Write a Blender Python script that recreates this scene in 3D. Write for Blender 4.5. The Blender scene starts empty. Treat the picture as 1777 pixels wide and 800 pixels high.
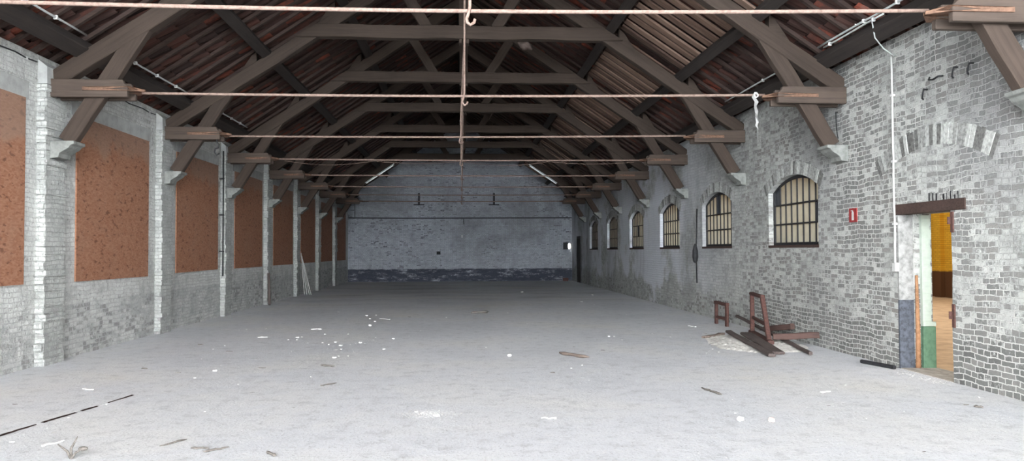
import bpy, bmesh, math, random
from mathutils import Vector, Matrix
import numpy as np
random.seed(7)
S = bpy.context.scene
C = S.collection
PI = math.pi

# ------------------------------------------------------------------ camera
cam_d = bpy.data.cameras.new('camera'); cam = bpy.data.objects.new('camera', cam_d); C.objects.link(cam)
S.camera = cam
cam_d.sensor_width = 36.0; cam_d.lens = 1335/1777*36.0; cam_d.clip_end = 300
YAW, PITCH, ROLL = .0649, .0264, -.0039
cam.matrix_world = (Matrix.Translation((0, 0, 1.6)) @ Matrix.Rotation(-YAW, 4, 'Z')
                    @ Matrix.Rotation(PI/2+PITCH, 4, 'X') @ Matrix.Rotation(ROLL, 4, 'Z'))
# ------------------------------------------------------------------ light and exposure
S.view_settings.view_transform = 'Standard'; S.view_settings.look = 'None'
S.view_settings.gamma = 1; S.view_settings.use_curve_mapping = False
S.view_settings.exposure = 0.0
W = bpy.data.worlds.new('overcast_sky'); S.world = W; W.use_nodes = True
wt = W.node_tree; bg = wt.nodes['Background']; bg.inputs[1].default_value = 41.0
_tc = wt.nodes.new('ShaderNodeTexCoord'); _sx = wt.nodes.new('ShaderNodeSeparateXYZ'); _cr = wt.nodes.new('ShaderNodeValToRGB')
wt.links.new(_tc.outputs['Generated'], _sx.inputs[0]); wt.links.new(_sx.outputs['Z'], _cr.inputs[0]); wt.links.new(_cr.outputs[0], bg.inputs[0])
_e = _cr.color_ramp.elements                      # hazy day: the sky is brightest low over the yard in front of the open end
for _k, (_p, _v) in enumerate([(0.0, 1.0), (.10, .97), (.25, .85), (.4, .43), (.55, .08), (1.0, .05)]):
    if _k >= len(_e): _e.new(_p)
    _q = min(1, _p/.35); _e[_k].position = _p; _e[_k].color = (_v*(.88+.09*_q), _v*(.94+.03*_q), _v*(1-.02*_q), 1)
YF, YB = -4.0, 40.9          # open front end and back wall of the hall
YR = -0.2                     # unseen roof gap in front of this line, added for overhead sky light
def area(name, loc, rot, sx, sy, power, col=(1, 1, 1)):
    l = bpy.data.lights.new(name, 'AREA'); l.shape = 'RECTANGLE'; l.size = sx; l.size_y = sy; l.energy = power; l.color = col
    o = bpy.data.objects.new(name, l); C.objects.link(o); o.location = loc; o.rotation_euler = rot
    return o
area('rooflight_of_next_hall', (11.2, 15, 4.7), (0, 0, 0), 7.5, 22, 1000, (1.0, .99, .95))

# ------------------------------------------------------------------ node helpers
def mat(name, rough=.9):
    m = bpy.data.materials.new(name); m.use_nodes = True
    nt = m.node_tree; b = nt.nodes['Principled BSDF']; b.inputs['Roughness'].default_value = rough
    b.inputs['Specular IOR Level'].default_value = .25
    return m, nt, b
def N(nt, t, **kw):
    n = nt.nodes.new(t)
    for k, v in kw.items():
        if k.startswith('i_'):
            key = k[2:].replace('_', ' ')
            n.inputs[key].default_value = v
        else: setattr(n, k, v)
    return n
def L(nt, a, b): nt.links.new(a, b)
def objco(nt): return N(nt, 'ShaderNodeTexCoord').outputs['Object']
def noise(nt, vec, scale, detail=4, rough=.6, dist=0):
    n = N(nt, 'ShaderNodeTexNoise'); n.inputs['Scale'].default_value = scale; n.inputs['Detail'].default_value = detail
    n.inputs['Roughness'].default_value = rough; n.inputs['Distortion'].default_value = dist
    if vec is not None: L(nt, vec, n.inputs['Vector'])
    return n.outputs['Fac']
def ramp(nt, fac, stops):
    r = N(nt, 'ShaderNodeValToRGB'); e = r.color_ramp.elements
    while len(e) < len(stops): e.new(.5)
    for k, (p, c) in enumerate(stops):
        e[k].position = p; e[k].color = (c, c, c, 1) if not hasattr(c, '__len__') else (*c, 1)
    L(nt, fac, r.inputs[0]); return r.outputs[0]
def sstep(nt, val, a, b, lo=0., hi=1.):
    n = N(nt, 'ShaderNodeMapRange'); n.interpolation_type = 'SMOOTHSTEP'
    n.inputs[1].default_value = a; n.inputs[2].default_value = b; n.inputs[3].default_value = lo; n.inputs[4].default_value = hi
    L(nt, val, n.inputs[0]); return n.outputs[0]
def mth(nt, op, a, b=None, clamp=False):
    n = N(nt, 'ShaderNodeMath', operation=op); n.use_clamp = clamp
    for k, v in enumerate((a, b)):
        if v is None: continue
        if isinstance(v, (int, float)): n.inputs[k].default_value = v
        else: L(nt, v, n.inputs[k])
    return n.outputs[0]
def mix(nt, fac, a, b, mode='MIX'):
    n = N(nt, 'ShaderNodeMix', data_type='RGBA', blend_type=mode)
    for s, v in ((n.inputs[0], fac), (n.inputs[6], a), (n.inputs[7], b)):
        if isinstance(v, (int, float)): s.default_value = v
        elif isinstance(v, tuple): s.default_value = (*v, 1)
        else: L(nt, v, s)
    return n.outputs[2]
def bump(nt, h, b, strength=.5, dist=.02):
    n = N(nt, 'ShaderNodeBump'); n.inputs['Strength'].default_value = strength; n.inputs['Distance'].default_value = dist
    L(nt, h, n.inputs['Height']); L(nt, n.outputs[0], b.inputs['Normal'])
def mapping(nt, vec, scale=(1, 1, 1), rot=(0, 0, 0)):
    n = N(nt, 'ShaderNodeMapping'); n.inputs['Scale'].default_value = scale; n.inputs['Rotation'].default_value = rot
    L(nt, vec, n.inputs['Vector']); return n.outputs[0]

# ------------------------------------------------------------------ materials
def brick_mat(name, axis, paint, exposed, dark=(.075, .07, .065), mortar=(.55, .54, .50), dado=None, soot=.35, thr=(.45, .70), warm=0, lowex=None, pv=.34, along=False, pj=1, bd=.03):
    """lime-washed brick; axis 'Y': runs along Y, 'X': runs along X. exposed: how much paint has gone."""
    m, nt, b = mat(name, .92)
    co = objco(nt); sp = N(nt, 'ShaderNodeSeparateXYZ'); L(nt, co, sp.inputs[0])
    wob = noise(nt, co, 1.7, 2); wob = mth(nt, 'MULTIPLY', mth(nt, 'SUBTRACT', wob, .5), .09)
    cb = N(nt, 'ShaderNodeCombineXYZ')
    L(nt, mth(nt, 'ADD', sp.outputs['X'], sp.outputs['Y']), cb.inputs[0]); L(nt, mth(nt, 'ADD', sp.outputs['Z'], wob), cb.inputs[1])
    jit = N(nt, 'ShaderNodeTexNoise'); jit.inputs['Scale'].default_value = 14; L(nt, co, jit.inputs['Vector'])
    va = N(nt, 'ShaderNodeVectorMath', operation='MULTIPLY_ADD'); L(nt, jit.outputs['Color'], va.inputs[0])
    va.inputs[1].default_value = (.030, .024, 0); L(nt, cb.outputs[0], va.inputs[2])
    br = N(nt, 'ShaderNodeTexBrick'); br.offset = .5; br.squash = .52; br.squash_frequency = 2
    L(nt, va.outputs[0], br.inputs['Vector'])
    br.inputs['Color1'].default_value = (0, 0, 0, 1); br.inputs['Color2'].default_value = (1, 1, 1, 1); br.inputs['Mortar'].default_value = (.5, .5, .5, 1)
    br.inputs['Scale'].default_value = 1; br.inputs['Mortar Size'].default_value = .0075; br.inputs['Mortar Smooth'].default_value = .25
    br.inputs['Brick Width'].default_value = .215; br.inputs['Row Height'].default_value = .068
    joint = br.outputs['Fac']
    rnd = N(nt, 'ShaderNodeSeparateColor'); L(nt, br.outputs['Color'], rnd.inputs[0]); rnd = rnd.outputs[0]
    big = noise(nt, co, .55, 5, .65); mid = noise(nt, co, 2.6, 5, .7, .4); fine = noise(nt, co, 22, 4, .7)
    # bricks that have lost the wash: patches * per-brick chance * crumbly edge
    ex = mth(nt, 'ADD', mth(nt, 'MULTIPLY', big, .9), mth(nt, 'MULTIPLY', mid, .55))
    ex = mth(nt, 'ADD', ex, mth(nt, 'MULTIPLY', rnd, .45)); ex = mth(nt, 'ADD', ex, mth(nt, 'MULTIPLY', mth(nt, 'SUBTRACT', fine, .25), .70))
    sgn = mth(nt, 'MULTIPLY', ex, 1)
    if lowex: ex = mth(nt, 'ADD', ex, sstep(nt, mth(nt, 'ADD', sp.outputs['Z'], mth(nt, 'MULTIPLY', mth(nt, 'SUBTRACT', mid, .5), .25)), lowex[0]-.06, lowex[0]+.06, lowex[1], 0))
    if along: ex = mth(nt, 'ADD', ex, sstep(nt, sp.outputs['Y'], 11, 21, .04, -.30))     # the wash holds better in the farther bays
    ex = sstep(nt, ex, 1.40-exposed, 1.62-exposed)
    tone = ramp(nt, mid, [(.28, tuple(c*.66 for c in paint)), (.48, paint), (.70, tuple(min(1, c*1.2) for c in paint))])
    tone = mix(nt, mth(nt, 'MULTIPLY', mth(nt, 'POWER', rnd, 2.0), pv*1.6), tone, tuple(c*.50 for c in paint))
    speck = sstep(nt, fine, .57, .68); tone = mix(nt, mth(nt, 'MULTIPLY', speck, .60), tone, (.13, .125, .12))
    tone = mix(nt, mth(nt, 'MULTIPLY', sstep(nt, fine, .42, .32), .5), tone, tuple(min(.86, c*1.45) for c in paint))
    brickc = ramp(nt, mth(nt, 'ADD', mth(nt, 'MULTIPLY', rnd, .6), mth(nt, 'MULTIPLY', fine, .4)), [(.2, dark), (.6, tuple(c*1.7 for c in dark)), (.9, (dark[0]*2.4, dark[1]*2.3, dark[2]*2.25))])
    if warm:
        wz = sstep(nt, noise(nt, co, .8, 3), .55, .7); brickc = mix(nt, mth(nt, 'MULTIPLY', wz, warm), brickc, (.22, .14, .09))
    col = mix(nt, ex, tone, brickc)
    # joints: pale mortar where bare, slight grey line where painted
    jl = mix(nt, ex, mix(nt, sstep(nt, mid, .35, .65, .15*pj, .75*pj), tone, (.16, .155, .15)), mortar)
    col = mix(nt, mth(nt, 'MULTIPLY', joint, .85), col, jl)
    # soot and damp stains with shapes of their own
    sn = noise(nt, mapping(nt, co, (.5, .5, .22) if axis == 'Y' else (.5, .5, .4)), .8, 6, .6, .6)
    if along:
        far_lift = mth(nt, 'MULTIPLY', sstep(nt, sp.outputs['Y'], 15, 23), sstep(nt, mth(nt, 'ADD', big, mth(nt, 'MULTIPLY', mth(nt, 'SUBTRACT', sstep(nt, sp.outputs['Z'], .25, 1.0), 1), .2)), .36, .50))  # paler, bluer tone painted over the far bays to offset the light falloff
        col = mix(nt, mth(nt, 'MULTIPLY', far_lift, .75), col, mix(nt, mth(nt, 'MULTIPLY', joint, .3), (.68, .70, .75), (.36, .37, .40)))
    col = mix(nt, mth(nt, 'MULTIPLY', sstep(nt, sn, .46, .72), soot), col, (.15, .15, .152))
    if dado:
        z0, amt, dc = dado
        zn = mth(nt, 'ADD', sp.outputs['Z'], mth(nt, 'MULTIPLY', mth(nt, 'SUBTRACT', mid, .5), .10))
        band = sstep(nt, zn, z0-.03, z0+.03, 1, 0)
        wear = sstep(nt, mth(nt, 'ADD', mth(nt, 'MULTIPLY', noise(nt, mapping(nt, co, (1.2, 1.2, 5)), 1.6, 6, .75), .75), mth(nt, 'MULTIPLY', fine, .25)), thr[0], thr[1], 1, 0)
        col = mix(nt, mth(nt, 'MULTIPLY', mth(nt, 'MULTIPLY', band, wear), amt), col, dc)
    L(nt, col, b.inputs['Base Color'])
    h = mth(nt, 'SUBTRACT', mth(nt, 'MULTIPLY', rnd, .35), mth(nt, 'MULTIPLY', joint, .9))
    h = mth(nt, 'ADD', h, mth(nt, 'MULTIPLY', fine, .5)); h = mth(nt, 'ADD', h, mth(nt, 'MULTIPLY', mid, .6))
    bump(nt, h, b, 1.0, bd)
    return m
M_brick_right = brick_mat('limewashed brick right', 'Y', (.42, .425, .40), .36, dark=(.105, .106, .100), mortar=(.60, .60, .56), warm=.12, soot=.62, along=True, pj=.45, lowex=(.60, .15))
M_brick_left = brick_mat('limewashed brick left', 'Y', (.56, .565, .54), .05, dark=(.14,.14,.135), dado=(.82, .30, (.20, .205, .21)), soot=.25, thr=(.42, .60), lowex=(.84, .16), bd=.06, pv=.16, pj=.55)
M_brick_pil = brick_mat('limewashed brick piers', 'X', (.435, .445, .42), .04, dark=(.15,.15,.145), dado=(.80, .25, (.20, .205, .21)), soot=.12, thr=(.42, .60), lowex=(.84, .13), bd=.06, pv=.2, pj=.7)
M_brick_back = brick_mat('limewashed brick gable', 'X', (.40, .42, .46), .12, dark=(.06,.06,.07), mortar=(.33,.345,.385), dado=(.66, .95, (.045, .05, .07)), soot=.60, thr=(.50, .64), pv=.26)

def plain(name, col, rough=.85, var=.25, scale=12, bstr=.2, metal=0, col2=None, detail=5):
    m, nt, b = mat(name, rough); co = objco(nt); n = noise(nt, co, scale, detail, .65)
    c2 = col2 or tuple(c*(1-var*1.6) for c in col)
    L(nt, ramp(nt, n, [(.3, c2), (.55, col), (.8, tuple(min(1, c*(1+var)) for c in col))]), b.inputs['Base Color'])
    b.inputs['Metallic'].default_value = metal
    if bstr: bump(nt, n, b, bstr, .01)
    return m
def wood(name, col, dark, rough=.85, sc=1.0, bstr=.35):
    m, nt, b = mat(name, rough); co = objco(nt)
    oi = N(nt, 'ShaderNodeObjectInfo'); sh = N(nt, 'ShaderNodeVectorMath', operation='MULTIPLY_ADD')
    cr = N(nt, 'ShaderNodeCombineXYZ')
    for k in range(3): L(nt, oi.outputs['Random'], cr.inputs[k])
    L(nt, cr.outputs[0], sh.inputs[0]); sh.inputs[1].default_value = (37, 23, 11); L(nt, co, sh.inputs[2])
    g = noise(nt, mapping(nt, sh.outputs[0], (.7, 14, 14)), 1.6*sc, 6, .65, .3)
    bl = noise(nt, sh.outputs[0], 1.3*sc, 4, .6)
    f = mth(nt, 'ADD', mth(nt, 'MULTIPLY', g, .65), mth(nt, 'MULTIPLY', bl, .35))
    c = ramp(nt, f, [(.30, dark), (.52, col), (.76, tuple(min(1, x*1.3) for x in col))])
    L(nt, c, b.inputs['Base Color']); bump(nt, g, b, bstr, .012)
    return m
M_truss = wood('old smoked truss timber', (.050, .036, .028), (.029, .021, .017))
M_hammer = wood('weathered clamp planks', (.074, .055, .044), (.036, .027, .022))
M_purlin = wood('blackened purlin timber', (.036, .029, .026), (.020, .017, .016))
def slat_mat():
    m, nt, b = mat('pale roof boards', .85); co = objco(nt); at = N(nt, 'ShaderNodeAttribute'); at.attribute_name = 'rnd'
    n = noise(nt, mapping(nt, co, (1, 6, 1)), 2.2, 5, .65)
    f = mth(nt, 'ADD', mth(nt, 'MULTIPLY', at.outputs['Fac'], .45), mth(nt, 'MULTIPLY', n, .55))
    L(nt, ramp(nt, f, [(.28, (.065, .040, .031)), (.5, (.165, .105, .078)), (.75, (.27, .185, .14))]), b.inputs['Base Color']); bump(nt, n, b, .3, .01); return m
M_slat = slat_mat()
M_chev = wood('dusty common rafters', (.055, .036, .030), (.030, .020, .018), sc=1.2)
M_lintel = wood('dark stained lintel', (.055, .034, .028), (.020, .014, .012), sc=2)
M_redwood = wood('red-brown painted beam', (.078, .046, .039), (.040, .027, .024), sc=3)
M_plank = wood('grimy old planks', (.085, .066, .060), (.03, .025, .024), sc=3)
M_stick = wood('dry splintered wood', (.16, .125, .105), (.07, .055, .05), sc=6)
M_rust = plain('rusty iron', (.085, .041, .034), .85, .4, 30, .4, col2=(.046, .026, .023))
M_rod = plain('pale rusted tie rod', (.225, .160, .132), .8, .25, 26, .25, col2=(.14, .092, .072))
M_strap = plain('orange rusted strap', (.17, .098, .066), .85, .35, 18, .3)
M_black = plain('black iron', (.022, .022, .024), .6, .3, 20, .1)
M_conduit = plain('grey conduit pipe', (.48, .50, .49), .45, .12, 30, 0)
M_whitepl = plain('white plastic', (.50, .50, .48), .5, .06, 20, 0)
M_clip = plain('white pipe clip', (.62, .62, .60), .5, .05, 20, 0)
M_stone = plain('grey painted stone corbel', (.20, .205, .19), .9, .25, 9, .3)
M_render = plain('grey cement render', (.38, .385, .37), .9, .15, 5, .2)
M_chip = plain('white plaster', (.70, .70, .685), .9, .1, 40, .2)
M_dark = plain('dark debris', (.16, .145, .13), .9, .4, 40, .3)
M_pink = plain('pinkish brick stone', (.62, .50, .46), .9, .15, 40, .3)
M_sand = plain('pale mortar rubble', (.62, .60, .56), .95, .22, 24, .9, detail=9)
M_signred = plain('faded red sign', (.26, .035, .035), .55, .15, 30, 0)
M_yellow = None
def osb(name):
    m, nt, b = mat(name, .8); co = objco(nt)
    v = N(nt, 'ShaderNodeTexVoronoi'); v.inputs['Scale'].default_value = 34; L(nt, mapping(nt, co, (1, .6, 1.5), (.5, 0, 0)), v.inputs['Vector'])
    sc = N(nt, 'ShaderNodeSeparateColor'); L(nt, v.outputs['Color'], sc.inputs[0])
    n2 = noise(nt, co, 1.1, 5, .65, .4)
    c = ramp(nt, sc.outputs[0], [(.0, (.245, .108, .060)), (.5, (.285, .135, .080)), (1.0, (.325, .163, .104))])
    c = mix(nt, mth(nt, 'MULTIPLY', sstep(nt, noise(nt, mapping(nt, co, (1, 1.3, 2.6)), 5.5, 4, .6), .57, .66), .75), c, (.105, .042, .024))
    sp = N(nt, 'ShaderNodeSeparateXYZ'); L(nt, co, sp.inputs[0])
    wash = sstep(nt, mth(nt, 'ADD', sp.outputs['Z'], mth(nt, 'MULTIPLY', n2, 1.3)), 3.78, 4.02)
    c = mix(nt, mth(nt, 'MULTIPLY', wash, .42), c, (.26, .195, .155))
    c = mix(nt, mth(nt, 'MULTIPLY', sstep(nt, n2, .45, .75), .25), c, (.30, .19, .14))
    L(nt, c, b.inputs['Base Color']); bump(nt, sc.outputs[0], b, .15, .004)
    return m
M_osb = osb('reddish strand board')
def floor_mat():
    m, nt, b = mat('dusty concrete floor', .93); co = objco(nt)
    sp = N(nt, 'ShaderNodeSeparateXYZ'); L(nt, co, sp.inputs[0])
    a = noise(nt, co, .35, 6, .6, .3); f = noise(nt, co, 5, 8, .72); g = noise(nt, co, 38, 4, .7)
    c = ramp(nt, a, [(.3, (.55, .565, .59)), (.47, (.615, .627, .65)), (.62, (.65, .65, .645)), (.76, (.66, .64, .595))])
    c = mix(nt, mth(nt, 'MULTIPLY', sstep(nt, f, .50, .66), .50), c, (.40, .405, .415))
    c = mix(nt, mth(nt, 'MULTIPLY', sstep(nt, f, .48, .30), .40), c, (.74, .735, .72))
    c = mix(nt, mth(nt, 'MULTIPLY', sstep(nt, g, .56, .66), .60), c, (.24, .235, .23))
    c = mix(nt, mth(nt, 'MULTIPLY', sstep(nt, g, .40, .30), .35), c, (.74, .73, .70))
    # darker blotches over the far half, with a ragged front edge
    fy = mth(nt, 'ADD', sp.outputs['Y'], mth(nt, 'MULTIPLY', mth(nt, 'SUBTRACT', noise(nt, co, .22, 5, .65), .5), 16))
    far = sstep(nt, fy, 19, 30)
    st = noise(nt, mapping(nt, co, (.35, 1.2, 1)), .8, 6, .65, .3)
    c = mix(nt, mth(nt, 'MULTIPLY', far, mth(nt,'MULTIPLY', sstep(nt, st, .42, .75), .55)), c, (.22, .222, .235))
    L(nt, c, b.inputs['Base Color'])
    bump(nt, mth(nt, 'ADD', f, mth(nt, 'MULTIPLY', g, .5)), b, .7, .02)
    return m
M_floor = floor_mat()
def tile_mat():
    m, nt, b = mat('sooty clay pantiles', .85); co = objco(nt)
    at = N(nt, 'ShaderNodeAttribute'); at.attribute_name = 'rnd'
    n = noise(nt, co, 7, 4, .65)
    f = mth(nt, 'ADD', mth(nt, 'MULTIPLY', at.outputs['Fac'], .65), mth(nt, 'MULTIPLY', n, .35))
    sp = N(nt, 'ShaderNodeSeparateXYZ'); L(nt, co, sp.inputs[0]); f = mth(nt, 'ADD', f, sstep(nt, sp.outputs['Y'], 9.5, 12.5, .14, 0))   # redder, paler tiles near the front
    L(nt, ramp(nt, f, [(.18, (.030, .019, .017)), (.50, (.058, .032, .027)), (.74, (.085, .036, .028)), (.86, (.22, .055, .033)), (.96, (.20, .14, .12))]), b.inputs['Base Color'])
    bump(nt, n, b, .3, .01); return m
M_tile = tile_mat()
M_shell = plain('light-blocking roof shell', (.022, .018, .018), .95, .2, 4, 0)
def pane_mat(name, col, trans):
    m, nt, b = mat(name, .35); co = objco(nt)
    n = noise(nt, co, 3.5, 5, .6); c = ramp(nt, n, [(.3, tuple(x*.75 for x in col)), (.7, col)])
    L(nt, c, b.inputs['Base Color']); t = N(nt, 'ShaderNodeBsdfTranslucent'); L(nt, c, t.inputs[0])
    mx = N(nt, 'ShaderNodeMixShader'); mx.inputs[0].default_value = trans
    L(nt, b.outputs[0], mx.inputs[1]); L(nt, t.outputs[0], mx.inputs[2]); L(nt, mx.outputs[0], nt.nodes['Material Output'].inputs[0])
    return m
M_pane = pane_mat('grimy cream glass', (.58, .60, .52), .75)
M_pane_dark = plain('blackened pane', (.035, .037, .045), .4, .2, 10, 0)
M_pane_clear = pane_mat('clean white glass', (.95, .95, .93), .9)
def hall_wall():
    m, nt, b = mat('yellow hall brick', .9); co = objco(nt); sp = N(nt, 'ShaderNodeSeparateXYZ'); L(nt, co, sp.inputs[0])
    cb = N(nt, 'ShaderNodeCombineXYZ'); L(nt, sp.outputs['Y'], cb.inputs[0]); L(nt, sp.outputs['Z'], cb.inputs[1])
    br = N(nt, 'ShaderNodeTexBrick'); L(nt, cb.outputs[0], br.inputs[0]); br.inputs['Scale'].default_value = 1
    br.inputs['Brick Width'].default_value = .22; br.inputs['Row Height'].default_value = .07; br.inputs['Mortar Size'].default_value = .006
    br.inputs['Color1'].default_value = (.70, .40, .035, 1); br.inputs['Color2'].default_value = (.60, .33, .025, 1); br.inputs['Mortar'].default_value = (.42, .22, .02, 1)
    zn = mth(nt, 'ADD', sp.outputs['Z'], mth(nt, 'MULTIPLY', noise(nt, co, 2, 4), .12))
    c = mix(nt, sstep(nt, zn, .90, .96, 1, 0), br.outputs['Color'], (.10, .045, .018)); L(nt, c, b.inputs['Base Color'])
    return m
M_hall_wall = hall_wall()
M_hall_floor = plain('sandy brown hall floor', (.52, .36, .22), .9, .2, 3, .3)
M_hall_plain = plain('cream hall plaster', (.55, .48, .36), .9, .1, 3, 0)

# ------------------------------------------------------------------ mesh helpers
def link(name, bm, m, parent=None, smooth=False, loc=None):
    me = bpy.data.meshes.new(name); bm.normal_update(); bm.to_mesh(me); bm.free()
    for mm in (m if isinstance(m, (list, tuple)) else [m]): me.materials.append(mm)
    if smooth:
        for p in me.polygons: p.use_smooth = True
    o = bpy.data.objects.new(name, me); C.objects.link(o)
    if parent: o.parent = parent
    if loc is not None: o.location = loc
    return o
def tag(o, label=None, cat=None, group=None, kind=None):
    if label: o['label'] = label
    if cat: o['category'] = cat
    if group: o['group'] = group
    if kind: o['kind'] = kind
    return o
def empty(name, loc, label=None, cat=None, group=None, kind=None, rz=0):
    o = bpy.data.objects.new(name, None); C.objects.link(o); o.location = loc; o.rotation_euler = (0, 0, rz)
    o.empty_display_size = .2
    return tag(o, label, cat, group, kind)
def box(bm, a, b, mi=0):
    x0, y0, z0 = a; x1, y1, z1 = b
    v = [bm.verts.new(p) for p in ((x0,y0,z0),(x1,y0,z0),(x1,y1,z0),(x0,y1,z0),(x0,y0,z1),(x1,y0,z1),(x1,y1,z1),(x0,y1,z1))]
    for q in ((0,3,2,1),(4,5,6,7),(0,1,5,4),(1,2,6,5),(2,3,7,6),(3,0,4,7)):
        f = bm.faces.new([v[i] for i in q]); f.material_index = mi
    return v
def bevel(bm, w, seg=1):
    bmesh.ops.bevel(bm, geom=list(bm.edges), offset=w, segments=seg, affect='EDGES', clamp_overlap=True)
def tube(bm, pts, r, n=8, caps=True, mi=0):
    pts = [Vector(p) for p in pts]; rings = []; up = None
    for i, p in enumerate(pts):
        d = (pts[min(i+1, len(pts)-1)] - pts[max(i-1, 0)]).normalized()
        if up is None:
            up = Vector((0, 0, 1)) if abs(d.z) < .9 else Vector((1, 0, 0))
        a = d.cross(up).normalized(); b2 = a.cross(d).normalized(); up = b2
        rr = r[i] if isinstance(r, (list, tuple)) else r
        rings.append([bm.verts.new(p + a*math.cos(2*PI*k/n)*rr + b2*math.sin(2*PI*k/n)*rr) for k in range(n)])
    for i in range(len(rings)-1):
        for k in range(n):
            f = bm.faces.new((rings[i][k], rings[i][(k+1) % n], rings[i+1][(k+1) % n], rings[i+1][k])); f.material_index = mi; f.smooth = True
    if caps:
        bm.faces.new(rings[0][::-1]).material_index = mi; bm.faces.new(rings[-1]).material_index = mi
def prism(bm, pts, ext, mi=0):
    """closed polygon pts extruded by the vector ext"""
    e = Vector(ext); n = len(pts)
    a = [bm.verts.new(p) for p in pts]; b = [bm.verts.new(Vector(p)+e) for p in pts]
    fs = [bm.faces.new(a), bm.faces.new(b[::-1])] + [bm.faces.new((a[i], b[i], b[(i+1) % n], a[(i+1) % n])) for i in range(n)]
    for f in fs: f.material_index = mi
    bmesh.ops.recalc_face_normals(bm, faces=fs)
def timber(name, p0, p1, w, h, m, parent=None, up=(0, 0, 1), seg=8, jit=.006, rnd=None, bev=.012, cut0=0, cut1=0):
    """hewn beam from p0 to p1 (parent space): local X along it, w across, h in the up direction"""
    p0, p1 = Vector(p0), Vector(p1); d = p1-p0; ln = d.length; x = d.normalized(); upv = Vector(up)
    y = upv.cross(x).normalized(); z = x.cross(y)
    bm = bmesh.new(); rg = rnd or random; rings = []
    for i in range(seg+1):
        t = i/seg; jy, jz = (rg.uniform(-jit, jit), rg.uniform(-jit, jit)) if 0 < i < seg else (0, 0)
        ring = []
        for sy, sz in ((-1,-1),(1,-1),(1,1),(-1,1)):
            for (oy, oz) in (((0, bev), (bev, 0)) if sy*sz > 0 else ((bev, 0), (0, bev))):
                px = t*ln + (cut0*(sz*.5) if i == 0 else 0) + (cut1*(sz*.5) if i == seg else 0)
                ring.append(bm.verts.new((px, sy*(w/2-oy)+jy+rg.uniform(-jit, jit)*.5, sz*(h/2-oz)+jz+rg.uniform(-jit, jit)*.5)))
        rings.append(ring)
    for i in range(seg):
        for k in range(8): bm.faces.new((rings[i][k], rings[i][(k+1) % 8], rings[i+1][(k+1) % 8], rings[i+1][k]))
    bm.faces.new(rings[0][::-1]); bm.faces.new(rings[-1]); bmesh.ops.recalc_face_normals(bm, faces=list(bm.faces))
    o = link(name, bm, m, parent)
    mw = Matrix.Identity(4)
    for r in range(3): mw[r][0], mw[r][1], mw[r][2], mw[r][3] = x[r], y[r], z[r], p0[r]
    o.matrix_local = mw
    return o
def holed_wall(name, outline, holes, x, thick, m, kind='structure'):
    """wall in the YZ plane at X=x, thickness towards +X, with polygon holes"""
    bm = bmesh.new(); es = []
    for loop in [outline]+holes:
        v = [bm.verts.new((x, p[0], p[1])) for p in loop]
        es += [bm.edges.new((v[i], v[(i+1) % len(v)])) for i in range(len(v))]
    r = bmesh.ops.triangle_fill(bm, use_beauty=True, use_dissolve=False, edges=es)
    faces = [f for f in r['geom'] if isinstance(f, bmesh.types.BMFace)]
    ex = bmesh.ops.extrude_face_region(bm, geom=faces)
    bmesh.ops.translate(bm, verts=[g for g in ex['geom'] if isinstance(g, bmesh.types.BMVert)], vec=(thick, 0, 0))
    bmesh.ops.recalc_face_normals(bm, faces=list(bm.faces))
    return tag(link(name, bm, m), kind=kind)

# ------------------------------------------------------------------ measures of the hall (metres)
XW, XP, XR = -5.99, -5.86, 5.88           # left wall face, left pier face, right wall face
TY = [7.35, 11.52, 15.74, 19.82, 23.98, 28.15, 32.27, 36.4]     # truss planes
SL = .67; ALPHA = math.atan(SL); CA = math.cos(ALPHA); SA = math.sin(ALPHA)
def under(x): return 4.1 + (5.64-abs(x))*SL          # underside of the principal rafters
def roofz(x, off=0): return under(x) + .30 + off/CA  # rafter top plane plus a perpendicular offset
XE = 6.32                                   # eaves

# ------------------------------------------------------------------ floor
bm = bmesh.new(); box(bm, (-6.6, YF-14, -.2), (6.4, YB+.4, 0)); tag(link('floor', bm, M_floor), kind='structure')
bm = bmesh.new(); box(bm, (6.41, -8, -.2), (16.4, 46, -.002)); tag(link('floor', bm, M_hall_floor), kind='structure')
# ------------------------------------------------------------------ walls
WT = .47
zt = roofz(XR, .20)
def arch_pts(yc, hw, zs, zc, n=14, y_rev=False):
    R = (hw*hw + (zc-zs)**2)/(2*(zc-zs)); z0 = zc-R; a = math.asin(hw/R)
    return [(yc+R*math.sin(-a+2*a*k/n), z0+R*math.cos(-a+2*a*k/n)) for k in range(n+1)], R, z0, a
WIN = [13.39, 17.49, 21.53, 25.68, 29.85, 34.12]
HW, ZS, ZSP, ZC = 1.03, 1.67, 2.68, 2.94
holes = []
for yc in WIN:
    ap, R, z0, a = arch_pts(yc, HW, ZSP, ZC)
    holes.append([(yc-HW, ZS)] + ap + [(yc+HW, ZS)])
DY0, DY1, DZ = 8.90, 10.04, 2.08
holes.append([(DY0, -.1), (DY0+.015, .7), (DY0-.01, 1.3), (DY0+.01, DZ), (DY1, DZ), (DY1, -.1)])
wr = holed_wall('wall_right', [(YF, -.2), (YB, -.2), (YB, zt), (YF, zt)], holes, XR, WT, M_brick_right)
bm = bmesh.new(); box(bm, (XW-.4, YF, -.2), (XW, YB, roofz(XW, .2))); wl = tag(link('wall_left', bm, M_brick_left), kind='structure')
# back gable
bm = bmesh.new()
zz = roofz(XE, .25)
prism(bm, [(-XE-.1, YB, -.2), (XE+.1, YB, -.2), (XE+.1, YB, zz+.15), (0, YB, roofz(0, .41)), (-XE-.1, YB, zz+.15)], (0, .35, 0))
wb = tag(link('wall_back', bm, M_brick_back), kind='structure')
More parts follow.
